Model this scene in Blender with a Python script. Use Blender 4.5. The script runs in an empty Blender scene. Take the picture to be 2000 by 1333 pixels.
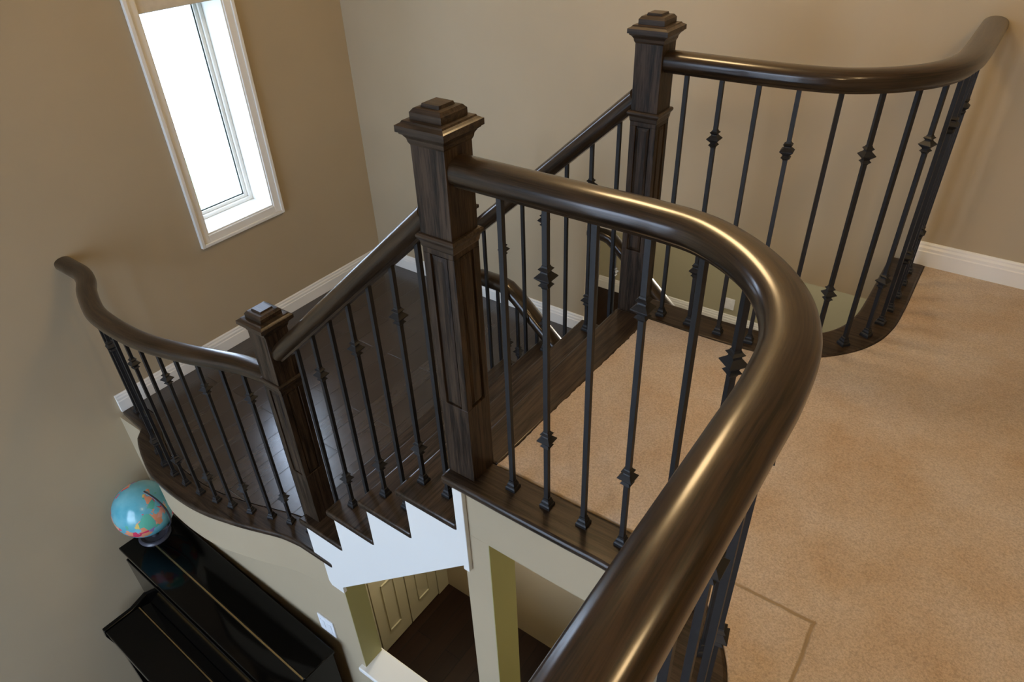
import bpy, math, random
from mathutils import Vector, Matrix
random.seed(7)
scene = bpy.context.scene
COL = scene.collection
PI = math.pi

# ------------------------------------------------------------------ materials
def new_mat(name):
    m = bpy.data.materials.new(name); m.use_nodes = True
    nt = m.node_tree
    b = nt.nodes['Principled BSDF']
    return m, nt, b

def N(nt, t, **kw):
    n = nt.nodes.new(t)
    for k, v in kw.items():
        setattr(n, k, v)
    return n

def ramp(nt, stops):
    r = nt.nodes.new('ShaderNodeValToRGB')
    e = r.color_ramp.elements
    while len(e) < len(stops): e.new(0.5)
    for i, (p, c) in enumerate(stops):
        e[i].position = p; e[i].color = (*c, 1)
    return r

def paint(name, col, rough=0.6, var=0.04, bump=0.02, scale=90):
    m, nt, b = new_mat(name)
    tc = N(nt, 'ShaderNodeTexCoord')
    n1 = N(nt, 'ShaderNodeTexNoise'); n1.inputs['Scale'].default_value = 1.3; n1.inputs['Detail'].default_value = 3
    nt.links.new(tc.outputs['Object'], n1.inputs['Vector'])
    r = ramp(nt, [(0.3, tuple(c*(1-var) for c in col)), (0.7, tuple(min(1, c*(1+var)) for c in col))])
    nt.links.new(n1.outputs['Fac'], r.inputs['Fac'])
    nt.links.new(r.outputs['Color'], b.inputs['Base Color'])
    b.inputs['Roughness'].default_value = rough
    b.inputs['Specular IOR Level'].default_value = 0.35
    n2 = N(nt, 'ShaderNodeTexNoise'); n2.inputs['Scale'].default_value = scale; n2.inputs['Detail'].default_value = 2
    nt.links.new(tc.outputs['Object'], n2.inputs['Vector'])
    bp = N(nt, 'ShaderNodeBump'); bp.inputs['Strength'].default_value = bump*3; bp.inputs['Distance'].default_value = 0.004
    nt.links.new(n2.outputs['Fac'], bp.inputs['Height'])
    nt.links.new(bp.outputs['Normal'], b.inputs['Normal'])
    return m

def wood(name, axis='z', spec=0.2, dark=(0.010, 0.0065, 0.004), light=(0.056, 0.037, 0.023), rough=0.42, coat=0.07, uv=False, contrast=1.0, bump=0.25):
    m, nt, b = new_mat(name)
    tc = N(nt, 'ShaderNodeTexCoord')
    mp = N(nt, 'ShaderNodeMapping')
    s = {'x': (2.2, 42, 42), 'y': (42, 2.2, 42), 'z': (42, 42, 2.2)}[axis]
    mp.inputs['Scale'].default_value = s
    nt.links.new(tc.outputs['UV' if uv else 'Object'], mp.inputs['Vector'])
    # distortion of the grain (cathedral figures)
    nd = N(nt, 'ShaderNodeTexNoise'); nd.inputs['Scale'].default_value = 0.35; nd.inputs['Detail'].default_value = 2
    nt.links.new(mp.outputs['Vector'], nd.inputs['Vector'])
    mix = N(nt, 'ShaderNodeMix', data_type='VECTOR'); mix.inputs[0].default_value = 0.0
    add = N(nt, 'ShaderNodeVectorMath', operation='MULTIPLY_ADD')
    add.inputs[1].default_value = (3.0, 3.0, 3.0)
    nt.links.new(nd.outputs['Color'], add.inputs[0]); nt.links.new(mp.outputs['Vector'], add.inputs[2])
    n1 = N(nt, 'ShaderNodeTexNoise'); n1.inputs['Scale'].default_value = 1.6; n1.inputs['Detail'].default_value = 6; n1.inputs['Roughness'].default_value = 0.65
    nt.links.new(add.outputs[0], n1.inputs['Vector'])
    n3 = N(nt, 'ShaderNodeTexNoise'); n3.inputs['Scale'].default_value = 7; n3.inputs['Detail'].default_value = 2
    nt.links.new(mp.outputs['Vector'], n3.inputs['Vector'])
    mm = N(nt, 'ShaderNodeMath', operation='MULTIPLY_ADD'); mm.inputs[1].default_value = 0.35; 
    nt.links.new(n3.outputs['Fac'], mm.inputs[0]); nt.links.new(n1.outputs['Fac'], mm.inputs[2])
    c0 = 0.68 - 0.10*contrast; c1 = 0.68 + 0.10*contrast
    r = ramp(nt, [(c0-0.06, dark), (0.68, tuple((a+c)/2 for a, c in zip(dark, light))), (c1+0.06, light)])
    nt.links.new(mm.outputs[0], r.inputs['Fac'])
    nt.links.new(r.outputs['Color'], b.inputs['Base Color'])
    b.inputs['Roughness'].default_value = rough
    b.inputs['Coat Weight'].default_value = coat; b.inputs['Coat Roughness'].default_value = 0.17; b.inputs['Specular IOR Level'].default_value = spec
    bp = N(nt, 'ShaderNodeBump'); bp.inputs['Strength'].default_value = bump; bp.inputs['Distance'].default_value = 0.0015
    nt.links.new(mm.outputs[0], bp.inputs['Height'])
    nt.links.new(bp.outputs['Normal'], b.inputs['Normal'])
    return m

def simple(name, col, rough=0.5, metal=0.0, coat=0.0, spec=0.5):
    m, nt, b = new_mat(name)
    tc = N(nt, 'ShaderNodeTexCoord')
    n = N(nt, 'ShaderNodeTexNoise'); n.inputs['Scale'].default_value = 25
    nt.links.new(tc.outputs['Object'], n.inputs['Vector'])
    r = ramp(nt, [(0.3, tuple(c*0.93 for c in col)), (0.7, tuple(min(1, c*1.07) for c in col))])
    nt.links.new(n.outputs['Fac'], r.inputs['Fac']); nt.links.new(r.outputs['Color'], b.inputs['Base Color'])
    b.inputs['Roughness'].default_value = rough; b.inputs['Metallic'].default_value = metal
    b.inputs['Coat Weight'].default_value = coat; b.inputs['Coat Roughness'].default_value = 0.05
    b.inputs['Specular IOR Level'].default_value = spec
    return m

M_wall = paint('beige wall paint', (0.415, 0.342, 0.228), 0.55)
M_olive = paint('olive wall colour', (0.34, 0.32, 0.13), 0.6)  # olive base colour for the opening returns and closet wall
M_hall = paint('hall wall paint', (0.37, 0.345, 0.235), 0.6)
M_ceil = paint('ceiling paint', (0.62, 0.58, 0.50), 0.8, bump=0.06)
M_white = paint('white gloss trim paint', (0.80, 0.80, 0.76), 0.32, var=0.02, bump=0.01)
M_closet = paint('closet door shade tint', (0.52, 0.48, 0.33), 0.4, var=0.03)  # white doors standing in shade; the olive shade tint is put into the colour
M_oak_z = wood('dark stained oak upright grain', 'z', contrast=0.55, bump=0.4)
M_oak_x = wood('dark stained oak grain across', 'x', coat=0.35)
M_oak_y = wood('dark stained oak grain along stair', 'y', coat=0.5)
M_rail = wood('dark stained oak handrail', 'x', uv=True, spec=0.15, rough=0.35, coat=0.75, dark=(0.009, 0.0055, 0.003), light=(0.042, 0.025, 0.012), bump=0.07)
M_iron = simple('satin black wrought iron', (0.011, 0.011, 0.0115), 0.5, 0.0, 0.0, 0.35)
M_piano = simple('black piano lacquer', (0.002, 0.0018, 0.0016), 0.08, 0, 0.0, 0.22)
M_brass = simple('brass piano hinge', (0.55, 0.42, 0.20), 0.38, 1.0)
M_transom = simple('cream transom finish', (0.60, 0.55, 0.45), 0.8)  # finish of the transom bar across the window
M_plate = simple('white plastic plate', (0.78, 0.80, 0.82), 0.35)
M_lawn = paint('pale lawn outside', (0.19, 0.25, 0.17), 0.9, var=0.25, bump=0.1, scale=30)
M_paving = paint('pale paving outside', (0.45, 0.46, 0.46), 0.9, var=0.1)
M_globebase = simple('dark blue grey plastic stand', (0.045, 0.045, 0.060), 0.35)

def carpet_mat():
    m, nt, b = new_mat('tan cut pile carpet')
    tc = N(nt, 'ShaderNodeTexCoord')
    big = N(nt, 'ShaderNodeTexNoise'); big.inputs['Scale'].default_value = 3.2; big.inputs['Detail'].default_value = 5; big.inputs['Roughness'].default_value = 0.6
    nt.links.new(tc.outputs['Object'], big.inputs['Vector'])
    r1 = ramp(nt, [(0.34, (0.53, 0.395, 0.262)), (0.5, (0.575, 0.470, 0.355)), (0.66, (0.62, 0.54, 0.450))])
    nt.links.new(big.outputs['Fac'], r1.inputs['Fac'])
    fine = N(nt, 'ShaderNodeTexNoise'); fine.inputs['Scale'].default_value = 190; fine.inputs['Detail'].default_value = 8; fine.inputs['Roughness'].default_value = 0.75
    nt.links.new(tc.outputs['Object'], fine.inputs['Vector'])
    r2 = ramp(nt, [(0.36, (0.66, 0.64, 0.62)), (0.60, (1.06, 1.06, 1.06))])
    nt.links.new(fine.outputs['Fac'], r2.inputs['Fac'])
    mx = N(nt, 'ShaderNodeMix', data_type='RGBA', blend_type='MULTIPLY'); mx.inputs[0].default_value = 1.0
    nt.links.new(r1.outputs['Color'], mx.inputs[6]); nt.links.new(r2.outputs['Color'], mx.inputs[7])
    # L shaped seam of the patched corner (a real, fixed mark in the carpet)
    sp = N(nt, 'ShaderNodeSeparateXYZ'); wob = N(nt, 'ShaderNodeTexNoise'); wob.inputs['Scale'].default_value = 14; wob.inputs['Detail'].default_value = 5
    nt.links.new(tc.outputs['Object'], wob.inputs['Vector'])
    nt.links.new(tc.outputs['Object'], sp.inputs[0])
    def mth(op, a, bb=None):
        q = N(nt, 'ShaderNodeMath', operation=op)
        for i, v in enumerate((a, bb)):
            if v is None: continue
            if isinstance(v, (int, float)): q.inputs[i].default_value = v
            else: nt.links.new(v, q.inputs[i])
        return q.outputs[0]
    w = mth('MULTIPLY', mth('SUBTRACT', wob.outputs['Fac'], 0.5), 0.012)
    x = mth('ADD', sp.outputs['X'], w); y = mth('ADD', sp.outputs['Y'], w)
    dy = mth('ABSOLUTE', mth('SUBTRACT', y, 1.143)); dx = mth('ABSOLUTE', mth('SUBTRACT', x, -0.006))
    # distance outside of each segment
    ex = mth('MAXIMUM', mth('SUBTRACT', sp.outputs['X'], -0.004), 0.0)
    ey = mth('MAXIMUM', mth('SUBTRACT', sp.outputs['Y'], 1.145), 0.0)
    d = mth('MINIMUM', mth('ADD', dy, ex), mth('ADD', dx, ey))
    line = N(nt, 'ShaderNodeMapRange'); line.inputs['From Min'].default_value = 0.0020; line.inputs['From Max'].default_value = 0.0062
    nt.links.new(d, line.inputs['Value'])
    mx2 = N(nt, 'ShaderNodeMix', data_type='RGBA')
    nt.links.new(line.outputs[0], mx2.inputs[0])
    mx2.inputs[6].default_value = (0.33, 0.24, 0.14, 1)
    nt.links.new(mx.outputs[2], mx2.inputs[7])
    nt.links.new(mx2.outputs[2], b.inputs['Base Color'])
    b.inputs['Roughness'].default_value = 0.95; b.inputs['Specular IOR Level'].default_value = 0.1
    b.inputs['Sheen Weight'].default_value = 0.25
    mid = N(nt, 'ShaderNodeTexNoise'); mid.inputs['Scale'].default_value = 60; mid.inputs['Detail'].default_value = 4
    nt.links.new(tc.outputs['Object'], mid.inputs['Vector'])
    hh = mth('ADD', mth('MULTIPLY', fine.outputs['Fac'], 0.8), mth('MULTIPLY', mid.outputs['Fac'], 0.7))
    hh = mth('ADD', hh, mth('MULTIPLY', big.outputs['Fac'], 2.5))
    hh = mth('ADD', hh, mth('MULTIPLY', line.outputs[0], 1.2))
    bp = N(nt, 'ShaderNodeBump'); bp.inputs['Strength'].default_value = 0.8; bp.inputs['Distance'].default_value = 0.004
    nt.links.new(hh, bp.inputs['Height']); nt.links.new(bp.outputs['Normal'], b.inputs['Normal'])
    return m
M_carpet = carpet_mat()

def plank_mat(name, base=(0.024, 0.018, 0.016), hi=(0.052, 0.042, 0.038), rough=0.20, width=0.125, length=0.75, spec=1.0):
    m, nt, b = new_mat(name)
    tc = N(nt, 'ShaderNodeTexCoord'); mp = N(nt, 'ShaderNodeMapping')
    mp.inputs['Rotation'].default_value = (0, 0, PI/2)
    nt.links.new(tc.outputs['Object'], mp.inputs['Vector'])
    br = N(nt, 'ShaderNodeTexBrick'); br.offset = 0.37; br.offset_frequency = 2
    br.inputs['Scale'].default_value = 1.0; br.inputs['Brick Width'].default_value = length; br.inputs['Row Height'].default_value = width
    br.inputs['Mortar Size'].default_value = 0.0028; br.inputs['Mortar Smooth'].default_value = 0.6
    br.inputs['Color1'].default_value = (0, 0, 0, 1); br.inputs['Color2'].default_value = (1, 1, 1, 1); br.inputs['Mortar'].default_value = (0.5, 0.5, 0.5, 1)
    nt.links.new(mp.outputs['Vector'], br.inputs['Vector'])
    mp2 = N(nt, 'ShaderNodeMapping'); mp2.inputs['Scale'].default_value = (30, 2.5, 30)
    nt.links.new(tc.outputs['Object'], mp2.inputs['Vector'])
    gr = N(nt, 'ShaderNodeTexNoise'); gr.inputs['Scale'].default_value = 1.6; gr.inputs['Detail'].default_value = 5; gr.inputs['Distortion'].default_value = 0.3
    nt.links.new(mp2.outputs['Vector'], gr.inputs['Vector'])
    sc = N(nt, 'ShaderNodeTexNoise'); sc.inputs['Scale'].default_value = 14; sc.inputs['Detail'].default_value = 4
    nt.links.new(tc.outputs['Object'], sc.inputs['Vector'])
    av = N(nt, 'ShaderNodeMix', data_type='RGBA'); av.inputs[0].default_value = 0.66
    nt.links.new(br.outputs['Color'], av.inputs[6]); nt.links.new(gr.outputs['Fac'], av.inputs[7])
    r = ramp(nt, [(0.2, base), (0.75, hi)])
    nt.links.new(av.outputs[2], r.inputs['Fac'])
    mo = N(nt, 'ShaderNodeMix', data_type='RGBA'); nt.links.new(br.outputs['Fac'], mo.inputs[0])
    nt.links.new(r.outputs['Color'], mo.inputs[6]); mo.inputs[7].default_value = (0.006, 0.005, 0.004, 1)
    nt.links.new(mo.outputs[2], b.inputs['Base Color'])
    rr = N(nt, 'ShaderNodeMapRange'); rr.inputs['To Min'].default_value = rough-0.04; rr.inputs['To Max'].default_value = rough+0.10; b.inputs['Specular IOR Level'].default_value = spec
    nt.links.new(sc.outputs['Fac'], rr.inputs['Value']); nt.links.new(rr.outputs[0], b.inputs['Roughness'])
    h = N(nt, 'ShaderNodeMath', operation='MULTIPLY_ADD'); h.inputs[1].default_value = -1.5
    nt.links.new(br.outputs['Fac'], h.inputs[0])
    h2 = N(nt, 'ShaderNodeMath', operation='MULTIPLY'); nt.links.new(sc.outputs['Fac'], h2.inputs[0]); h2.inputs[1].default_value = 0.5
    nt.links.new(h2.outputs[0], h.inputs[2])
    bp = N(nt, 'ShaderNodeBump'); bp.inputs['Strength'].default_value = 0.5; bp.inputs['Distance'].default_value = 0.0008
    nt.links.new(h.outputs[0], bp.inputs['Height']); nt.links.new(bp.outputs['Normal'], b.inputs['Normal'])
    return m
M_plank = plank_mat('dark hand scraped plank floor')
M_plank_low = plank_mat('dark hall plank floor', base=(0.010, 0.0045, 0.0025), hi=(0.022, 0.010, 0.005), rough=0.40, spec=0.12)

def globe_mat():
    m, nt, b = new_mat('printed globe map')
    tc = N(nt, 'ShaderNodeTexCoord')
    land = N(nt, 'ShaderNodeTexNoise'); land.inputs['Scale'].default_value = 8.5; land.inputs['Detail'].default_value = 5; land.inputs['Roughness'].default_value = 0.5
    mp = N(nt, 'ShaderNodeMapping'); mp.inputs['Location'].default_value = (0.31, 0.55, 0.10)
    nt.links.new(tc.outputs['Object'], mp.inputs['Vector']); nt.links.new(mp.outputs['Vector'], land.inputs['Vector'])
    th = ramp(nt, [(0.555, (0, 0, 0)), (0.56, (1, 1, 1))]); nt.links.new(land.outputs['Fac'], th.inputs['Fac'])
    vo = N(nt, 'ShaderNodeTexVoronoi'); vo.inputs['Scale'].default_value = 22
    nt.links.new(tc.outputs['Object'], vo.inputs['Vector'])
    cr = ramp(nt, [(0.0, (0.75, 0.30, 0.16)), (0.25, (0.70, 0.05, 0.12)), (0.45, (0.75, 0.55, 0.15)), (0.6, (0.30, 0.18, 0.40)), (0.75, (0.12, 0.45, 0.33)), (0.9, (0.80, 0.35, 0.25))])
    cr.color_ramp.interpolation = 'CONSTANT'
    sep = N(nt, 'ShaderNodeSeparateColor'); nt.links.new(vo.outputs['Color'], sep.inputs[0]); nt.links.new(sep.outputs[0], cr.inputs['Fac'])
    oc = N(nt, 'ShaderNodeTexNoise'); oc.inputs['Scale'].default_value = 6; oc.inputs['Detail'].default_value = 4
    nt.links.new(tc.outputs['Object'], oc.inputs['Vector'])
    ocr = ramp(nt, [(0.35, (0.07, 0.36, 0.46)), (0.65, (0.22, 0.55, 0.62))]); nt.links.new(oc.outputs['Fac'], ocr.inputs['Fac'])
    mx = N(nt, 'ShaderNodeMix', data_type='RGBA')
    nt.links.new(th.outputs['Color'], mx.inputs[0]); nt.links.new(ocr.outputs['Color'], mx.inputs[6]); nt.links.new(cr.outputs['Color'], mx.inputs[7])
    nt.links.new(mx.outputs[2], b.inputs['Base Color'])
    b.inputs['Roughness'].default_value = 0.25; b.inputs['Coat Weight'].default_value = 0.4
    return m
M_globe = globe_mat()

def glass_mat():
    m = bpy.data.materials.new('window glass'); m.use_nodes = True
    nt = m.node_tree; nt.nodes.clear()
    o = N(nt, 'ShaderNodeOutputMaterial'); t = N(nt, 'ShaderNodeBsdfTransparent'); g = N(nt, 'ShaderNodeBsdfGlossy')
    t.inputs['Color'].default_value = (0.96, 0.985, 0.98, 1); g.inputs['Roughness'].default_value = 0.02
    f = N(nt, 'ShaderNodeValue'); f.outputs[0].default_value = 0.05
    mx = N(nt, 'ShaderNodeMixShader')
    nt.links.new(f.outputs[0], mx.inputs[0]); nt.links.new(t.outputs[0], mx.inputs[1]); nt.links.new(g.outputs[0], mx.inputs[2])
    nt.links.new(mx.outputs[0], o.inputs['Surface'])
    return m
M_glass = glass_mat()

# ------------------------------------------------------------------ mesh helpers
class MB:
    def __init__(s): s.v = []; s.f = []; s.uv = None
    def add(s, vs, fs):
        o = len(s.v); s.v += [tuple(v) for v in vs]; s.f += [tuple(i+o for i in f) for f in fs]
        return s
    def box(s, x0, x1, y0, y1, z0, z1):
        return s.add([(x0,y0,z0),(x1,y0,z0),(x1,y1,z0),(x0,y1,z0),(x0,y0,z1),(x1,y0,z1),(x1,y1,z1),(x0,y1,z1)],
              [(0,3,2,1),(4,5,6,7),(0,1,5,4),(1,2,6,5),(2,3,7,6),(3,0,4,7)])
    def sqloft(s, prof):            # square section loft: list of (half, z)
        n = len(prof); vs = []
        for h, z in prof: vs += [(-h,-h,z),(h,-h,z),(h,h,z),(-h,h,z)]
        fs = [(3,2,1,0), tuple(4*(n-1)+i for i in range(4))]
        for k in range(n-1):
            for i in range(4):
                a = 4*k+i; b = 4*k+(i+1) % 4
                fs.append((a, b, b+4, a+4))
        return s.add(vs, fs)
    def lathe(s, prof, seg=32):
        n = len(prof); vs = []
        for r, z in prof:
            for i in range(seg):
                a = 2*PI*i/seg; vs.append((r*math.cos(a), r*math.sin(a), z))
        fs = []
        for k in range(n-1):
            for i in range(seg):
                a = k*seg+i; b = k*seg+(i+1) % seg
                fs.append((a, b, b+seg, a+seg))
        fs.append(tuple(reversed(range(seg)))); fs.append(tuple((n-1)*seg+i for i in range(seg)))
        return s.add(vs, fs)
    def prism(s, pts, z0, z1):      # vertical prism of an xy polygon (any winding)
        a = sum(pts[i][0]*pts[(i+1) % len(pts)][1]-pts[(i+1) % len(pts)][0]*pts[i][1] for i in range(len(pts)))
        if a < 0: pts = pts[::-1]
        n = len(pts)
        vs = [(x, y, z0) for x, y in pts]+[(x, y, z1) for x, y in pts]
        fs = [tuple(reversed(range(n))), tuple(range(n, 2*n))]+[(i, (i+1) % n, (i+1) % n+n, i+n) for i in range(n)]
        return s.add(vs, fs)
    def prism_y(s, pts, y0, y1):    # prism of an xz polygon along y
        a = sum(pts[i][0]*pts[(i+1) % len(pts)][1]-pts[(i+1) % len(pts)][0]*pts[i][1] for i in range(len(pts)))
        if a < 0: pts = pts[::-1]
        n = len(pts)
        vs = [(x, y0, z) for x, z in pts]+[(x, y1, z) for x, z in pts]
        fs = [tuple(range(n)), tuple(reversed(range(n, 2*n)))]+[(i, i+n, (i+1) % n+n, (i+1) % n) for i in range(n)]
        return s.add(vs, fs)
    def prism_x(s, pts, x0, x1):    # prism of a yz polygon along x
        a = sum(pts[i][0]*pts[(i+1) % len(pts)][1]-pts[(i+1) % len(pts)][0]*pts[i][1] for i in range(len(pts)))
        if a < 0: pts = pts[::-1]
        n = len(pts)
        vs = [(x0, y, z) for y, z in pts]+[(x1, y, z) for y, z in pts]
        fs = [tuple(reversed(range(n))), tuple(range(n, 2*n))]+[(i, (i+1) % n, (i+1) % n+n, i+n) for i in range(n)]
        return s.add(vs, fs)
    def mesh(s, name, smooth=False):
        me = bpy.data.meshes.new(name); me.from_pydata(s.v, [], s.f); me.update()
        if s.uv:
            l = me.uv_layers.new(name='UVMap')
            for p in me.polygons:
                for li, vi in zip(p.loop_indices, p.vertices):
                    l.data[li].uv = s.uv[vi]
        if smooth:
            for p in me.polygons: p.use_smooth = True
            me.set_sharp_from_angle(angle=math.radians(38))
        return me
    def build(s, name, mat, parent=None, smooth=False, bevel=0.0, seg=2):
        me = s.mesh(name, smooth or bevel > 0); me.materials.append(mat)
        o = bpy.data.objects.new(name, me); COL.objects.link(o)
        if parent: o.parent = parent
        if bevel > 0:
            m = o.modifiers.new('bevel', 'BEVEL'); m.width = bevel; m.segments = seg; m.limit_method = 'ANGLE'; m.angle_limit = math.radians(40)
        return o

def empty(name, loc=(0,0,0), rz=0.0):
    o = bpy.data.objects.new(name, None); COL.objects.link(o); o.location = loc; o.rotation_euler = (0, 0, rz); o.empty_display_size = 0.05
    return o
def tag(o, label, cat, group=None):
    o['label'] = label; o['category'] = cat
    if group: o['group'] = group
    return o
def struct(o):
    o['kind'] = 'structure'; return o

def spline(pts, n=14):              # Catmull-Rom through the points (xy or xyz)
    P = [Vector(p) if len(p) == 3 else Vector((p[0], p[1], 0)) for p in pts]
    P = [2*P[0]-P[1]]+P+[2*P[-1]-P[-2]]
    out = []
    for i in range(1, len(P)-2):
        p0, p1, p2, p3 = P[i-1:i+3]
        t0 = 0; t1 = t0+(p1-p0).length**0.5; t2 = t1+(p2-p1).length**0.5; t3 = t2+(p3-p2).length**0.5
        for k in range(n):
            t = t1+(t2-t1)*k/n
            A1 = (t1-t)/(t1-t0)*p0+(t-t0)/(t1-t0)*p1; A2 = (t2-t)/(t2-t1)*p1+(t-t1)/(t2-t1)*p2; A3 = (t3-t)/(t3-t2)*p2+(t-t2)/(t3-t2)*p3
            B1 = (t2-t)/(t2-t0)*A1+(t-t0)/(t2-t0)*A2; B2 = (t3-t)/(t3-t1)*A2+(t-t1)/(t3-t1)*A3
            out.append((t2-t)/(t2-t1)*B1+(t-t1)/(t2-t1)*B2)
    out.append(P[-2].copy()); return out
def tangents(path):
    T = []
    for i in range(len(path)):
        a = path[max(0, i-1)]; b = path[min(len(path)-1, i+1)]
        T.append((b-a).normalized())
    return T
def offset(path, d):                # left offset positive, xy
    T = tangents(path)
    return [(p.x-t.y*d/math.hypot(t.x, t.y), p.y+t.x*d/math.hypot(t.x, t.y)) for p, t in zip(path, T)]

RW = 0.041
def rail_profile():
    pts = []
    for i in range(0, 17):          # dome
        a = PI*i/16
        pts.append((RW*math.cos(a), 0.004+0.029*math.sin(a)**0.85 if math.sin(a) > 1e-6 else 0.004))
    pts += [(-RW, -0.004), (-RW*0.95, -0.013), (-RW*0.80, -0.020), (-RW*0.62, -0.024), (-RW*0.56, -0.031),
            (RW*0.56, -0.031), (RW*0.62, -0.024), (RW*0.80, -0.020), (RW*0.95, -0.013), (RW, -0.004)]
    return pts
PROF = rail_profile()
def sweep(path, name, parent=None, prof=PROF, mat=None):
    mb = MB(); n = len(prof); T = tangents(path); L = 0; uv = []
    for i, (p, t) in enumerate(zip(path, T)):
        if i: L += (p-path[i-1]).length
        side = t.cross(Vector((0, 0, 1))).normalized(); up = side.cross(t).normalized()
        # keep full section through mitred bends
        k = 1.0
        if 0 < i < len(path)-1:
            c = (path[i]-path[i-1]).normalized().dot(t); k = 1/max(c, 0.6)
        for j, (u, v) in enumerate(prof):
            mb.v.append(tuple(p+side*u+up*v*k)); uv.append((L, (j/n)*0.22))
    m = len(path)
    for i in range(m-1):
        for j in range(n):
            a = i*n+j; b = i*n+(j+1) % n
            mb.f.append((a, a+n, b+n, b))
    mb.f.append(tuple(range(n))); mb.f.append(tuple(reversed([(m-1)*n+j for j in range(n)])))
    mb.uv = uv
    return mb.build(name, mat or M_rail, parent, smooth=True)

# ------------------------------------------------------------------ balusters
BH = 0.00635
_cache = {}
def cached(key, fn):
    if key not in _cache:
        _cache[key] = fn()
        if not _cache[key].materials: _cache[key].materials.append(M_iron)
    return _cache[key]
def bar_mesh(h): return MB().sqloft([(BH, 0), (BH, h)]).mesh('bar')
def knuckle_mesh():
    return MB().sqloft([(0.0072,-0.029),(0.0085,-0.025),(0.0135,-0.0205),(0.0085,-0.0145),(0.0095,-0.0115),(0.0195,-0.001),(0.0195,0.001),(0.0095,0.0115),(0.0085,0.0145),(0.0135,0.0205),(0.0085,0.025),(0.0072,0.029)]).mesh('knuckle')
def shoe_mesh():
    return MB().sqloft([(0.0160,0),(0.0160,0.009),(0.0140,0.013),(0.0118,0.015),(0.0118,0.021),(0.0092,0.026),(0.0088,0.033),(0.0070,0.034)]).mesh('shoe')
def baluster(x, y, z0, ztop, rz, label, group, knuckles=()):
    r = empty('baluster', (x, y, z0), rz); tag(r, label, 'baluster', group)
    h = round(ztop-z0, 3)
    def part(nm, me, z):
        o = bpy.data.objects.new(nm, me); COL.objects.link(o); o.parent = r; o.location = (0, 0, z)
    part('bar', cached(('bar', h), lambda: bar_mesh(h)), 0)
    part('shoe', cached('shoe', shoe_mesh), 0)
    for k in knuckles: part('knuckle', cached('knuckle', knuckle_mesh), k)
    return r
ORD = ['first','second','third','fourth','fifth','sixth','seventh','eighth','ninth','tenth','eleventh','twelfth','thirteenth','fourteenth','fifteenth','sixteenth','seventeenth','eighteenth']

# ------------------------------------------------------------------ key plan (metres, upper floor = 0)
ZL = -0.965          # landing
ZF = -2.93           # lower floor
ZC = -0.235          # lower ceiling
RISE = 0.193; RUN = 0.2185
NX, NY = -0.9885, 1.0945
FX, FY = -0.9895, 2.137
near_pts = [(-0.942,1.092),(-0.80,1.091),(-0.62,1.091),(-0.48,1.091),(-0.375,1.078),(-0.273,1.021),(-0.195,0.935),(-0.152,0.835),(-0.138,0.72),(-0.137,0.605),(-0.137,0.49),(-0.137,0.30),(-0.137,0.0),(-0.137,-0.6)]
far_pts = [(-0.942,2.138),(-0.80,2.138),(-0.66,2.138),(-0.525,2.146),(-0.42,2.168),(-0.322,2.228),(-0.237,2.319),(-0.188,2.415),(-0.163,2.53),(-0.156,2.68),(-0.156,2.90),(-0.156,3.09)]
land_pts = [(-3.495,1.100),(-3.412,1.099),(-3.315,1.095),(-3.225,1.070),(-3.132,1.024),(-3.019,0.981),(-2.909,0.949),(-2.806,0.938),(-2.702,0.935),(-2.592,0.939),(-2.484,0.953),(-2.395,0.974),(-2.291,1.002),(-2.187,1.036),(-2.089,1.066),(-1.977,1.084),(-1.925,1.090)]
near_path = spline(near_pts, 10); far_path = spline(far_pts, 10); land_path = spline(land_pts, 8)

# ------------------------------------------------------------------ SHELL
# wall_left : x = -3.495 with the window opening
WY0, WY1, WZ0, WZ1 = 1.842, 2.302, -0.232, 1.95
w = MB()
w.box(-3.745,-3.495,-3.2,WY0,ZF,2.5).box(-3.745,-3.495,WY1,6.49,ZF,2.5).box(-3.745,-3.495,WY0,WY1,ZF,WZ0).box(-3.745,-3.495,WY0,WY1,WZ1,2.5)
struct(w.build('wall_left', M_wall))
# wall_back : y = 3.09, lower edge open to the right of x = -1.757
w = MB(); w.box(-3.495,3.6,3.09,3.21,ZC,2.5).box(-3.495,-1.757,3.09,3.21,ZF,ZC)
struct(w.build('wall_back', M_wall))
struct(MB().box(-3.745,3.72,6.49,6.59,ZF,ZC).build('wall_hall', M_hall))
struct(MB().box(3.6,3.72,-3.2,6.49,ZF,2.5).build('wall_right', M_wall))
# wall_front with the tall foyer window and a bedroom window
w = MB()
FX0, FX1, FZ0, FZ1 = -2.9, -0.5, -2.3, 2.1
w.box(-3.745,FX0,-3.3,-3.2,ZF,2.5).box(FX1,3.72,-3.3,-3.2,ZF,2.5).box(FX0,FX1,-3.3,-3.2,ZF,FZ0).box(FX0,FX1,-3.3,-3.2,FZ1,2.5)
struct(w.build('wall_front', M_wall))
struct(MB().box(-3.745,3.72,-3.3,3.21,2.5,2.6).build('ceiling', M_ceil))
struct(MB().box(-3.745,3.72,-3.3,6.59,ZF-0.1,ZF).build('floor_lower', M_plank_low))
struct(MB().box(-3.495,3.6,3.21,6.49,ZC,ZC+0.05).build('ceiling_lower', M_ceil))

# upper floor slab (painted drywall edge) and carpet
near_in = offset(near_path, 0.060)      # void side is right of travel => negative; see below
def side_test(path, d): return offset(path, d)
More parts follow.
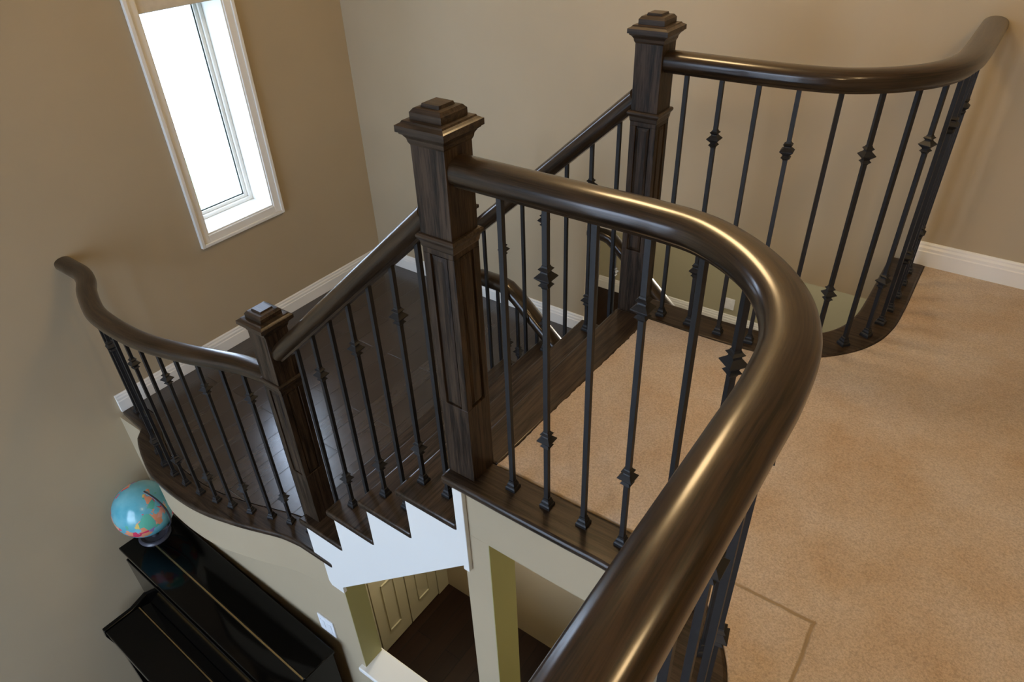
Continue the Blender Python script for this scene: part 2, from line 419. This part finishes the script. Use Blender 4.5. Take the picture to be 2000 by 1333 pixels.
# near path runs +x then -y: left of travel is +y/+x (carpet side)
n_void = offset(near_path, -0.0615); n_carpet = offset(near_path, 0.0503)
f_void = offset(far_path, 0.0615); f_carpet = offset(far_path, -0.0483)
slab = [(-1.0, n_void[0][1])]+n_void+[(n_void[-1][0], -3.2), (3.6, -3.2), (3.6, 3.09)]+f_void[::-1]+[(-1.0, f_void[0][1])]
struct(MB().prism(slab, ZC, -0.03).build('floor_slab', M_wall))
random.seed(3)
cl = []
for k in range(0, 61):
    y = 2.09-(2.09-1.133)*k/60
    cl.append((-0.903-0.028*(k/60)+random.uniform(-0.004, 0.004), y))
nc = [(x, y) for x, y in n_carpet if x > -0.925]; fc = [(x, y) for x, y in f_carpet if x > -0.895]
carpet = nc+[(n_carpet[-1][0], -3.2), (3.6, -3.2), (3.6, 3.09)]+fc[::-1]+cl
o = MB().prism(carpet, -0.03, -0.002).build('floor_carpet', M_carpet, bevel=0.004); struct(o)
# edging boards with rounded nose
def board(path_a, path_b, z0, z1, name, mat, extra=None):
    pts = path_a+path_b[::-1]
    o = MB().prism(pts, z0, z1).build(name, mat, bevel=0.010, seg=3); return struct(o)
nb = offset(near_path, -0.083); nb[0] = (-1.0, nb[0][1])
nin = offset(near_path, 0.050)
board([(-1.042, nb[0][1])]+nb[1:], [(-1.042, nin[0][1])]+nin[1:], -0.030, 0.0, 'trim_1', M_oak_x)
fb = offset(far_path, 0.092); fin = offset(far_path, -0.048)
board([(-1.042, fb[0][1])]+fb[1:], [(-1.042, fin[0][1])]+fin[1:], -0.030, 0.0, 'trim_2', M_oak_x)
struct(MB().prism([(-1.042,nin[0][1]+0.0008),(-0.926,nin[0][1]+0.0008),(-0.899,fin[0][1]-0.0008),(-1.042,fin[0][1]-0.0008)],-0.030,0.0).build('trim_3', M_oak_y, bevel=0.008, seg=3))

# column and lower walls (plane y = 1.03)
struct(MB().box(-0.995,-0.985,1.03,1.155,ZF,ZC).box(-0.985,-0.893,1.03,1.155,ZF,ZC).build('wall_column', M_wall))
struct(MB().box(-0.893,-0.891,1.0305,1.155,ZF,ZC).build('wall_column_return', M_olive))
struct(MB().box(-3.495,-1.759,1.03,1.14,ZF,ZL-0.03).build('wall_middle', M_wall))
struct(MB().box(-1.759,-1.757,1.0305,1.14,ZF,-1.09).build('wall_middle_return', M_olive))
struct(MB().box(-1.757,-0.995,1.03,1.14,ZF,-1.83).build('wall_half', M_wall))
struct(MB().box(-1.790,-0.995,1.005,1.150,-1.83,-1.80).build('trim_4', M_white, bevel=0.006))
struct(MB().prism_y([(-2.345,ZF),(3.6,ZF),(3.6,ZC-0.001),(-0.96,ZC-0.001),(-0.99,-0.43),(-1.757,-1.18),(-1.80,-1.25),(-2.345,-1.25)],2.190,2.230).build('wall_inner', M_wall))
struct(MB().box(-2.46,-2.345,1.14,3.09,ZF,-1.25).build('wall_closet', M_olive))

# bifold closet doors
def closet_leaf(i, y0):
    d = empty('door_%d' % i, (-2.345, y0, ZF)); d['kind'] = 'structure'
    MB().box(0.0,0.028,0.003,0.279,0.012,1.66).build('door_leaf', M_closet, d, bevel=0.002)
    for z0, z1 in ((0.17, 0.66), (0.76, 1.56)):
        p = MB()
        for a, b_, c, e in ((0.085,0.197,z0,z0+0.012),(0.085,0.197,z1-0.012,z1),(0.085,0.093,z0,z1),(0.189,0.197,z0,z1)):
            p.box(0.027,0.037,a,b_,c,e)
        p.build('panel_moulding', M_closet, d, bevel=0.002)
for i, y0 in enumerate((1.2335, 1.5165, 1.7995)): closet_leaf(i+1, y0)
struct(MB().box(-2.345,-2.315,2.084,2.189,ZF,-1.25).build('trim_7', M_closet))


# landing
l_void = offset(land_path, -0.0615); l_board = offset(land_path, -0.080); l_in = offset(land_path, 0.045)
lv = [(-3.495, 1.04)]+[p for p in l_void if p[0] > -3.47]
land_poly = [p for p in l_in]+[(-1.80, l_in[-1][1]), (-1.80, 2.21), (-1.757, 2.21), (-1.757, 3.09), (-3.495, 3.09)]
struct(MB().prism(land_poly, ZL-0.03, ZL-0.001).build('floor_landing', M_plank))
lb = [(-3.495, 1.052), (-3.27, 1.030)]+[p for p in l_board if -3.22 < p[0] < -1.96]+[(-2.03, 1.008), (-1.765, 1.008)]
lb = [p for i, p in enumerate(lb) if i == 0 or p[0] > lb[i-1][0]]
li = [p for p in l_in if p[0] < -1.93]+[(-1.765, l_in[-1][1])]
struct(MB().prism(lb+li[::-1], ZL-0.032, ZL+0.001).build('trim_5', M_oak_x, bevel=0.010, seg=3))
fas = [(-3.495, 1.068)]+[p for p in l_void if -3.45 < p[0] < -1.96]+[(-1.9, 1.031)]
struct(MB().prism(fas+[(-1.9, 1.10), (-3.495, 1.12)], ZL-0.28, ZL-0.032).build('wall_fascia', M_wall))
struct(MB().box(-3.495,-1.757,1.141,3.09,ZL-0.28,ZL-0.031).build('floor_landing_slab', M_wall))

# baseboards
def baseboard_prof(h, t):
    return [(0, 0), (t, 0), (t, h*0.62), (t*0.80, h*0.66), (t*0.80, h*0.78), (t*0.50, h*0.86), (t*0.50, h*0.93), (t*0.25, h), (0, h)]
def bb_x(name, x0, x1, yw, z, h=0.108, t=0.016):       # on a wall facing -y
    return struct(MB().prism_x([(yw-a, z+b) for a, b in baseboard_prof(h, t)], x0, x1).build(name, M_white))
def bb_y(name, y0, y1, xw, z, h=0.108, t=0.016):       # on a wall facing +x
    return struct(MB().prism_y([(xw+a, z+b) for a, b in baseboard_prof(h, t)], y0, y1).build(name, M_white))
bb_x('baseboard_back', -3.479, -1.757, 3.09, ZL)
bb_y('baseboard_left', 1.048, 3.09, -3.495, ZL)
bb_x('baseboard_upper', -0.209, 3.6, 3.09, -0.002, h=0.085 if False else 0.100, t=0.018)
bb_x('baseboard_hall', -3.6, 3.6, 6.49, ZF, h=0.157)

# ------------------------------------------------------------------ window
wn = empty('window_1', (-3.495, 0, 0)); struct(wn)
c0 = 0.060
def casing_strip(a, b, c, d, nm='casing'):             # y0,y1,z0,z1 with moulded steps
    m = MB().box(0.0, 0.012, a, b, c, d)
    return m
cas = MB()
cas.box(0,0.012,WY0-c0,WY0,WZ0-c0,WZ1+c0).box(0,0.012,WY1,WY1+c0,WZ0-c0,WZ1+c0).box(0,0.012,WY0,WY1,WZ0-c0,WZ0).box(0,0.012,WY0,WY1,WZ1,WZ1+c0)
e = 0.020
cas.box(0.012,0.022,WY0-c0,WY0-c0+e,WZ0-c0,WZ1+c0).box(0.012,0.022,WY1+c0-e,WY1+c0,WZ0-c0,WZ1+c0).box(0.012,0.022,WY0-c0+e,WY1+c0-e,WZ0-c0,WZ0-c0+e).box(0.012,0.022,WY0-c0+e,WY1+c0-e,WZ1+c0-e,WZ1+c0)
cas.build('casing', M_white, wn, bevel=0.003)
MB().box(-0.195,0.004,WY0-0.001,WY0+0.008,WZ0,WZ1).box(-0.195,0.004,WY1-0.008,WY1+0.001,WZ0,WZ1).box(-0.195,0.004,WY0+0.008,WY1-0.008,WZ0-0.001,WZ0+0.010).box(-0.195,0.004,WY0+0.008,WY1-0.008,WZ1-0.01,WZ1).build('jamb_liner', M_white, wn)
def frame(x0, x1, y0, y1, z0, z1, t):
    return MB().box(x0,x1,y0,y0+t,z0,z1).box(x0,x1,y1-t,y1,z0,z1).box(x0,x1,y0+t,y1-t,z0,z0+t).box(x0,x1,y0+t,y1-t,z1-t,z1)
frame(-0.235,-0.175,WY0+0.008,WY1-0.008,WZ0+0.010,WZ1-0.01,0.022).build('window_frame', M_white, wn, bevel=0.003)
sash = frame(-0.220,-0.190,WY0+0.030,WY1-0.030,WZ0+0.032,WZ1-0.03,0.020).build('sash', M_white, wn, bevel=0.003)
gk = frame(-0.2005,-0.1985,WY0+0.05,WY1-0.05,WZ0+0.052,WZ1-0.05,0.007).build('gasket', simple('dark green rubber seal', (0.03,0.05,0.045), 0.6), sash)
MB().box(-0.208,-0.204,WY0+0.05,WY1-0.05,WZ0+0.052,WZ1-0.05).build('pane', M_glass, sash)
MB().box(-0.230,-0.002,WY0+0.008,WY1-0.008,0.912,1.050).build('transom_bar', M_transom, wn, bevel=0.004)
# foyer window frame (out of view, lights the stair hall)
w2 = empty('window_2', (0, -3.2, 0)); struct(w2)
def xframe(x0,x1,z0,z1,t,y0,y1):
    return MB().box(x0,x0+t,y0,y1,z0,z1).box(x1-t,x1,y0,y1,z0,z1).box(x0+t,x1-t,y0,y1,z0,z0+t).box(x0+t,x1-t,y0,y1,z1-t,z1)
f2 = xframe(FX0,FX1,FZ0,FZ1,0.06,-0.07,-0.02); f2.box(-1.73,-1.67,-0.07,-0.02,FZ0,FZ1).box(FX0,FX1,-0.068,-0.022,0.45,0.51)
f2.build('window_frame', M_white, w2)
xframe(FX0-0.07,FX1+0.07,FZ0-0.07,FZ1+0.07,0.07,0.0,0.018).build('casing', M_white, w2)
MB().box(FX0+0.06,FX1-0.06,-0.048,-0.044,FZ0+0.06,FZ1-0.06).build('pane', M_glass, w2)
# ground outside
struct(MB().box(-12.5,-3.75,-30,30,-3.15,-3.10).build('floor_lawn', M_lawn))
struct(MB().box(-60,-12.5,-40,40,-3.15,-3.09).box(-12.5,30,-60,-3.5,-3.15,-3.095).build('floor_paving', M_paving))

# ------------------------------------------------------------------ STAIRS
def tread_z(i): return -RISE*i
def nose_x(i): return -1.042-RUN*i
st = empty('staircase', (0, 0, 0)); tag(st, 'short upper flight of dark oak treads with white stringer between carpet and landing', 'staircase')
for i in range(1, 5):
    z = tread_z(i); x0 = nose_x(i); x1 = nose_x(i-1)+0.042
    MB().box(x0, x1-0.0005, 1.008, 2.200, z-0.030, z).build('tread', M_oak_y, st, bevel=0.008, seg=3)
for i in range(0, 5):
    z = tread_z(i+1); x = nose_x(i)+0.030
    MB().box(x, x+0.012, 1.046, 2.18, (z if i < 4 else ZL)+0.0005, tread_z(i)-0.0305).build('riser', M_oak_y, st)
# white cut stringer (near side and far side)
def stringer(y0, y1):
    pts = [(-1.825, ZL-0.034)]
    for i in range(4, 0, -1):
        pts += [(nose_x(i)+0.040, tread_z(i+1)-0.0305 if i < 4 else ZL-0.034), (nose_x(i)+0.040, tread_z(i)-0.031)]
    pts += [(nose_x(0)+0.040, tread_z(1)-0.031), (nose_x(0)+0.040, -0.031), (-0.966, -0.031), (-0.966, -0.405), (-0.990, -0.405), (-0.990, -0.388), (-1.733, -1.108), (-1.733, -1.150), (-1.812, -1.150), (-1.825, -1.125)]
    return MB().prism_y(pts, y0, y1)
stringer(1.012, 1.0295).build('stringer', M_white, st, bevel=0.002)
MB().prism_y([(nose_x(4)+0.04, ZL-0.02)]+[(nose_x(4)+0.04, tread_z(4)-0.031)]+sum([[(nose_x(i)+0.04, tread_z(i+1)-0.031),(nose_x(i)+0.04, tread_z(i)-0.031)] for i in (3,2,1)], [])+[(nose_x(0)+0.040, tread_z(1)-0.031),(nose_x(0)+0.040,-0.031),(-0.990,-0.031),(-0.990,-0.40),(-1.733,-1.115)], 2.165, 2.185).build('stringer', M_white, st)
MB().prism_y([(-1.733,-1.112),(-0.996,-0.397),(-0.996,-0.36),(-1.733,-1.075)], 1.0300, 2.165).build('soffit', M_ceil, st)
# second flight
s2 = empty('staircase', (0, 0, 0)); tag(s2, 'lower flight of dark oak stairs going down from the landing behind the upper flight', 'staircase')
R2 = (ZL-ZF)/10
for i in range(0, 10):
    z = ZL-R2*i; x0 = -1.757+RUN*(i-1)
    if i > 0: MB().box(x0-0.0+0.0005, x0+RUN+0.03, 2.235, 3.16, z-0.03, z).build('tread', M_oak_y, s2, bevel=0.008, seg=3)
    MB().box(x0+RUN-0.012+0.0005, x0+RUN-0.0005, 2.25, 3.15, z-R2+0.0005, z-0.031).build('riser', M_oak_y, s2)
struct(MB().box(-1.815,-1.73,2.212,3.09,ZL-0.031,ZL+0.001).build('trim_6', M_oak_y, bevel=0.008, seg=3))

# ------------------------------------------------------------------ NEWEL POSTS
def newel(x, y, z, H, label, group='dark oak box newel posts'):
    r = empty('newel_post', (x, y, z)); tag(r, label, 'newel post', group)
    h = 0.0475; zc = H-0.26; p1 = zc-0.052; p0 = 0.28     # collar, panel zone
    m = MB().sqloft([(h, 0), (h, p0-0.012)]).sqloft([(h-0.008, p0-0.013), (h-0.008, p1+0.013)]).sqloft([(h, p1+0.012), (h, H-0.04)])
    w_ = 0.021
    for sx in (-1, 1):
        for sy in (-1, 1):
            x0, x1 = sorted((sx*h, sx*(h-w_))); y0, y1 = sorted((sy*h, sy*(h-w_)))
            m.box(x0, x1, y0, y1, p0-0.0125, p1+0.0125)
    m.build('shaft', M_oak_z, r, bevel=0.0016)
    for k in range(4):                                    # raised panel in each face
        q = MB(); a = h-w_-0.0045
        vs = []
        for hw, zz0, zz1, d in ((a, p0-0.008, p1+0.008, h-0.0075), (a, p0-0.008, p1+0.008, h-0.004), (a-0.0075, p0+0.002, p1-0.002, h-0.0006)):
            vs += [(-hw,-d,zz0),(hw,-d,zz0),(hw,-d,zz1),(-hw,-d,zz1)]
        fs = [(3,2,1,0),(8,9,10,11)]
        for l in range(2):
            for i in range(4):
                fs.append((4*l+i, 4*l+(i+1) % 4, 4*l+4+(i+1) % 4, 4*l+4+i))
        c, s_ = math.cos(k*PI/2), math.sin(k*PI/2)
        q.add([(vx*c-vy*s_, vx*s_+vy*c, vz) for vx, vy, vz in vs], fs)
        q.build('panel', M_oak_z, r)
    MB().sqloft([(h, zc-0.026), (h+0.0015, zc-0.022), (h+0.003, zc-0.010), (h+0.008, zc-0.003), (h+0.0095, zc), (h+0.0095, zc+0.005), (h+0.006, zc+0.009), (h, zc+0.010)]).build('collar', M_oak_x, r)
    MB().sqloft([(h, H-0.042), (h+0.003, H-0.036), (h+0.0045, H-0.028), (h+0.010, H-0.020), (h+0.015, H-0.0165), (h+0.016, H-0.013), (h+0.0205, H-0.012), (h+0.0205, H+0.002),
                 (h+0.0165, H+0.004), (h+0.0165-0.006, H+0.0075), (h+0.0165-0.008, H+0.011), (h-0.004, H+0.012), (h-0.004, H+0.027), (h-0.006, H+0.029), (h-0.010, H+0.034), (h-0.011, H+0.035), (h-0.022, H+0.036), (h-0.024, H+0.043)]).build('cap', M_oak_x, r)
    return r
newel(NX, NY, 0.0, 1.028, 'tall box newel nearest the camera, at the head of the stairs')
newel(FX, FY, 0.0, 1.028, 'box newel across the stair head, beside the pale back wall')
newel(-1.872, 1.0925, tread_z(4), 0.985, 'lowest box newel on the bottom tread, with the bluish reflection on its cap')
newel(-1.872, 2.137, tread_z(4), 0.985, 'box newel at the foot of the far stair rail, mostly hidden behind the nearest newel')

# ------------------------------------------------------------------ HANDRAILS
ZR = 0.933
def up(path, z): return [Vector((p.x, p.y, z)) for p in path]
tag(sweep(up(near_path, ZR), 'handrail'), 'thick curved dark oak handrail sweeping past the camera across the foreground', 'handrail', 'dark oak handrails')
tag(sweep(up(far_path, ZR), 'handrail'), 'curved dark oak handrail running from the back newel to the wall at upper right', 'handrail', 'dark oak handrails')
lp = up(land_path, -0.062)
tag(sweep(lp, 'handrail'), 'curved dark oak handrail round the landing above the globe', 'handrail', 'dark oak handrails')
def zbt(x): return 0.714+0.915*(x+1.098)      # underside height of the stair rail
SL = 0.038
def stair_rail(y, label):
    pts = [Vector((x, y, zbt(x)+SL)) for x in (-1.036, -1.2, -1.4, -1.6, -1.824)]
    return tag(sweep(pts, 'handrail'), label, 'handrail', 'dark oak handrails')
stair_rail(1.0925, 'straight sloping dark oak handrail joining the two newels on the near side of the stairs')
stair_rail(2.137, 'sloping dark oak handrail on the far side of the upper stairs')
# lower flight rails
def bent(pts3):
    return [Vector(p) for p in pts3]
r1 = bent([(-1.824,2.200,-0.155),(-1.70,2.200,-0.155),(-1.655,2.200,-0.165),(-1.60,2.200,-0.205),(-1.45,2.200,-0.338),(-1.0,2.200,-0.737),(-0.2,2.200,-1.446),(0.0,2.200,-1.62)])
tag(sweep(r1, 'handrail'), 'dark oak handrail bending down behind the nearest newel into the lower flight', 'handrail', 'dark oak handrails')
r2 = bent([(x*1.028, 3.130, 1.5-(1.5-z)*1.028) for x, z in ((-1.709,-0.245),(-1.62,-0.245),(-1.58,-0.256),(-1.53,-0.295),(-1.337,-0.466),(-0.9,-0.853),(-0.2,-1.473),(0.0,-1.65))])
tag(sweep(r2, 'handrail'), 'dark oak handrail starting at the wall end below the upper hall floor edge, farthest down', 'handrail', 'dark oak handrails')

# ------------------------------------------------------------------ BALUSTERS
def along(path, start, step, count):
    out = []; T = tangents(path); d = 0; nxt = start; 
    for i in range(1, len(path)):
        seg = (path[i]-path[i-1]).length
        while d+seg >= nxt and len(out) < count:
            t = (nxt-d)/seg; p = path[i-1].lerp(path[i], t); tt = T[i-1].lerp(T[i], t)
            out.append((p.x, p.y, math.atan2(tt.y, tt.x))); nxt += step
        d += seg
    return out
KN = (0.252, 0.736)
for i, (x, y, a) in enumerate(along(near_path, 0.108, 0.1165, 15)):
    kn = KN if i % 2 == 1 else ()
    baluster(x, y, 0.0, ZR-0.027, a, ('knuckled black iron baluster' if kn else 'plain black iron baluster')+' under the foreground rail, %s from the nearest newel' % ORD[i], 'balusters under the foreground rail', kn)
for i, (x, y, a) in enumerate(along(far_path, 0.068, 0.1145, 13)):
    kn = (0.232, 0.716) if i % 2 == 1 else ()
    baluster(x, y, 0.0, ZR-0.027, a, ('knuckled black iron baluster' if kn else 'plain black iron baluster')+' under the back wall rail, %s from the back newel' % ORD[i], 'balusters under the back wall rail', kn)
Tl = tangents(land_path)
for i, (x, y) in enumerate(land_pts[1:-1]):
    j = min(range(len(land_path)), key=lambda k: (land_path[k].x-x)**2+(land_path[k].y-y)**2)
    n_ = len(land_pts)-3-i
    kn = (0.162, 0.735) if n_ % 2 == 1 else ()
    baluster(x, y, ZL+0.001, -0.089, math.atan2(Tl[j].y, Tl[j].x), ('knuckled black iron baluster' if kn else 'plain black iron baluster')+' round the landing curve, %s from the left wall' % ORD[i], 'balusters round the landing', kn)
for side, y, nm in (('near', 1.0925, 'near side of the stairs'), ('far', 2.137, 'far side of the stairs')):
    for i in range(7):
        x = -1.098-0.1055*i
        t = 1+int((-1.262-x)/RUN+1) if x < -1.262 else 1
        z0 = tread_z(t)
        kn = ((0.150, 0.652) if i % 2 == 1 else ()) 
        baluster(x, y, z0, zbt(x)+0.03, 0, ('knuckled black iron baluster' if kn else 'plain black iron baluster')+' on the %s, %s below the top newel' % (nm, ORD[i]), 'balusters on the '+nm, kn)
for nm, y, f0, xs in (('lower flight inner rail', 2.2, -0.07, (-1.72,-1.61,-1.50,-1.39,-1.28)), ('lower flight outer rail', 3.130, -0.05, (-1.70,-1.59,-1.48,-1.37,-1.26))):
    for i, x in enumerate(xs):
        if y < 3: top = -0.17 if x < -1.66 else -0.215-0.886*(x+1.60)
        else: top = -0.305 if x < -1.6 else -0.385-0.886*(x+1.5)
        step = max(0, int((x+1.757)/RUN)+1) if x > -1.757 else 0
        z0 = ZL if x < -1.74 else ZL-R2*step
        if y < 3 and x < -1.66: z0 = ZL+0.001
        if y > 3 and x < -1.66: z0 = ZL+0.001
        z0 = ZL+0.001 if x < -1.735 else ZL-R2*(1+int((x+1.735)/RUN))
        yy = 2.262 if y < 3 else 3.02
        baluster(x, y if y > 3 else 2.2, z0 if y > 3 else z0, top, 0, ('knuckled black iron baluster' if i % 2 else 'plain black iron baluster')+' on the %s, %s from its upper end' % (nm, ORD[i]), 'balusters of the lower flight', (0.15, 0.65) if i % 2 else ())
# closed stringers that carry the lower flight balusters
def low_str(y0, y1, name):
    pts = [(-1.757, ZL-0.02), (-1.757, ZL-0.45), (0.25, ZF), (0.25, ZF)]
    top = []
    for i in range(0, 9):
        x = -1.757+RUN*i
        top += [(x, ZL-R2*(i+1)-0.0005), (x+RUN, ZL-R2*(i+1)-0.0005)] if i < 8 else []
    poly = [(-1.757, ZL-0.45)]+top+[(top[-1][0], ZF)]+[(-1.757+0.25, ZF)] 
    return MB().prism_y(poly, y0, y1).build(name, M_oak_x, s2)
low_str(2.2305, 2.2345, 'stringer'); low_str(3.161, 3.199, 'stringer')

# ------------------------------------------------------------------ PIANO
pa = math.radians(-2.0)
pz = -1.70-ZF                                     # lid height above lower floor
pn = empty('upright_piano', (-3.397, 0.696, ZF), pa); tag(pn, 'glossy black upright piano against the wall below the landing', 'piano')
W = 1.49
MB().box(0.012,0.050,0.012,0.320,0.0,pz-0.025).box(W-0.050,W-0.012,0.012,0.320,0.0,pz-0.025).box(0.05,W-0.05,0.02,0.320,0.10,pz-0.025).build('case', M_piano, pn, bevel=0.003)
lid = MB().box(0.0,W,0.0,0.136,pz-0.024,pz).box(0.0,W,0.144,0.325,pz-0.024,pz).build('lid', M_piano, pn, bevel=0.005)
MB().box(0.01,W-0.01,0.1362,0.1438,pz-0.008,pz+0.0005).build('lid_hinge', M_brass, lid)
kz = -2.16-ZF
MB().box(0.0,W,-0.262,0.012,kz-0.16,kz-0.03).build('key_bed', M_piano, pn, bevel=0.01)
for x0, nm in ((0.0, 'cheek'), (W-0.032, 'cheek')):
    MB().prism_x([(0.012, kz-0.14), (0.012, kz+0.045), (-0.03, kz+0.03), (-0.10, kz+0.006), (-0.272, kz+0.004), (-0.278, kz-0.05), (-0.262, kz-0.14)], x0, x0+0.032).build(nm, M_piano, pn, bevel=0.006, seg=3)
fbd = MB().box(0.034,W-0.034,-0.270,-0.068,kz-0.029,kz-0.002).box(0.034,W-0.034,-0.062,0.010,kz-0.029,kz-0.002).build('fallboard', M_piano, pn, bevel=0.006)
MB().box(0.04,W-0.04,-0.0678,-0.0622,kz-0.01,kz-0.0005).build('fallboard_hinge', M_brass, fbd)
for x0 in (0.0, W-0.055):
    MB().box(x0,x0+0.055,-0.25,-0.195,0.03,kz-0.16).box(x0-0.0,x0+0.055,-0.29,0.02,0.0,0.03).build('leg', M_piano, pn, bevel=0.006)
MB().box(0.05,W-0.05,-0.004,0.019,kz+0.02,pz-0.06).build('front_panel', M_piano, pn, bevel=0.004)
pd = MB()
for k in (-1, 0, 1): 
    MB().box(W/2+k*0.09-0.02,W/2+k*0.09+0.02,-0.06,0.02,0.05,0.06).build('pedal', M_brass, pn, bevel=0.003)

# ------------------------------------------------------------------ GLOBE
gz = -1.70
gl = empty('globe', (-3.305, 0.872, gz)); tag(gl, 'pale blue world globe on a dark stand, standing on the left end of the piano', 'globe')
MB().lathe([(0.0,0.0),(0.088,0.0),(0.090,0.006),(0.084,0.017),(0.076,0.020),(0.066,0.014),(0.056,0.005),(0.020,0.004),(0.014,0.030),(0.012,0.045),(0.0,0.046)], 40).build('base', M_globebase, gl, smooth=True)
GR = 0.159; GC = 0.238
m = MB()
seg, rings = 56, 28
prof = [(max(1e-4, GR*math.sin(PI*i/rings)), -GR*math.cos(PI*i/rings)) for i in range(rings+1)]
m.lathe(prof, seg)
ball = m.build('ball', M_globe, gl, smooth=True); ball.location = (0.018, 0, GC)
ball.rotation_euler = (math.radians(18), math.radians(10), math.radians(40))
# meridian half ring
arc = []
tilt = math.radians(23)
azm = math.radians(20)
for i in range(33):
    a = math.radians(-90)+math.radians(180)*i/32
    r_ = GR+0.012
    u = r_*math.cos(a); v = r_*math.sin(a)
    uu = u*math.cos(tilt)+v*math.sin(tilt)*1.0; vv = -u*math.sin(tilt)+v*math.cos(tilt)
    arc.append(Vector((0.018+uu*math.cos(azm), uu*math.sin(azm), GC+vv)))
ringprof = [(0.005*math.cos(2*PI*k/8), 0.0035*math.sin(2*PI*k/8)) for k in range(8)]
mb = MB()
T = tangents(arc); nrm = Vector((-math.sin(azm), math.cos(azm), 0))
for p, t in zip(arc, T):
    o_ = nrm.cross(t)
    for u, v in ringprof: mb.v.append(tuple(p+nrm*u*1.3+o_*v))
for i in range(len(arc)-1):
    for j in range(8):
        a = i*8+j; b = i*8+(j+1) % 8; mb.f.append((a, b, b+8, a+8))
mb.f.append(tuple(reversed(range(8)))); mb.f.append(tuple((len(arc)-1)*8+j for j in range(8)))
mb.build('meridian_arm', M_globebase, gl, smooth=True)
MB().lathe([(0.0,0.03),(0.011,0.03),(0.011,GC-GR-0.002),(0.0,GC-GR)], 16).build('stem', M_globebase, gl, smooth=True)

# ------------------------------------------------------------------ PLATES
sp_ = MB().box(-2.050,-1.938,1.022,1.030,-1.705,-1.580).build('switch_plate', M_plate, bevel=0.002)
tag(sp_, 'white double wall plate beside the right end of the piano', 'wall plate')
for x_ in (-2.033, -1.983): MB().box(x_,x_+0.028,1.0195,1.0225,-1.675,-1.610).build('rocker', M_plate, sp_)
op = MB().box(-1.930,-1.826,6.481,6.49,-2.705,-2.570).build('outlet_plate', M_plate, bevel=0.002)
tag(op, 'small pale outlet plate low on the distant hall wall below', 'wall plate')
for z_ in (-2.69, -2.625): MB().box(-1.898,-1.858,6.478,6.4815,z_,z_+0.04).build('socket', M_plate, op)

# ------------------------------------------------------------------ LIGHT
wd = bpy.data.worlds.new('overcast sky'); scene.world = wd; wd.use_nodes = True
bg = wd.node_tree.nodes['Background']; bg.inputs[0].default_value = (0.68, 0.80, 1.06, 1); bg.inputs[1].default_value = 10.5

def area(name, loc, rot, sx, sy, power, col, shape='RECTANGLE', portal=False):
    l = bpy.data.lights.new(name, 'AREA'); l.shape = shape; l.size = sx; l.size_y = sy; l.energy = power; l.color = col
    if portal: l.cycles.is_portal = True
    o = bpy.data.objects.new(name, l); COL.objects.link(o); o.location = loc; o.rotation_euler = rot
    return o
# portals that guide the sky light through the two windows
area('foyer_portal', (-1.7, -3.32, -0.1), (math.radians(90), 0, 0), 2.4, 4.4, 1, (1, 1, 1), portal=True)
area('window_portal', (-3.76, 2.07, 0.86), (math.radians(90), 0, math.radians(-90)), 0.5, 2.25, 1, (1, 1, 1), portal=True)
# warm ceiling lamps of the upper hall, then an added under-stair fill
WARM = (1.0, 0.69, 0.35)
def bulb(name, loc, power, col, r=0.10):
    l = bpy.data.lights.new(name, 'POINT'); l.energy = power; l.color = col; l.shadow_soft_size = r
    o = bpy.data.objects.new(name, l); COL.objects.link(o); o.location = loc
bulb('stair_lamp', (-1.25, 2.2, 2.33), 42, WARM, 0.19)
bulb('corner_lamp', (0.75, 1.15, 2.36), 18, WARM, 0.10)
bulb('hall_lamp', (0.9, -0.7, 2.33), 52, WARM, 0.14)
bulb('under_stair_fill', (-1.98, 1.95, -1.42), 15, (1.0, 0.95, 0.80), 0.05)  # unseen fill added to lift the closet doors and inner wall
# unseen fill lights added to brighten the lower hall and closet
bulb('lower_hall_fill', (-1.2, 4.5, ZC-0.25), 105, (1.0, 0.90, 0.74))
bulb('closet_hall_fill', (0.6, 1.7, ZC-0.15), 19, (1.0, 0.88, 0.62), 0.06)

# ------------------------------------------------------------------ CAMERA
f_px = 1353.43
R = ((0.8138506, 0.58014899, -0.03277739), (0.3160154, -0.48924236, -0.8128814), (-0.48762841, 0.65120586, -0.58150621))
cam = bpy.data.cameras.new('camera'); co = bpy.data.objects.new('camera', cam); COL.objects.link(co)
cam.sensor_width = 36; cam.sensor_fit = 'HORIZONTAL'; cam.lens = 36*f_px/2000; cam.clip_start = 0.02; cam.clip_end = 200
mw = Matrix.Identity(4)
for i in range(3):
    mw[i][0] = R[0][i]; mw[i][1] = -R[1][i]; mw[i][2] = -R[2][i]
mw[2][3] = 1.5
co.matrix_world = mw
scene.camera = co
vs = scene.view_settings; vs.view_transform = 'Standard'; vs.look = 'None'; vs.gamma = 1; vs.use_curve_mapping = False; vs.exposure = 0.0
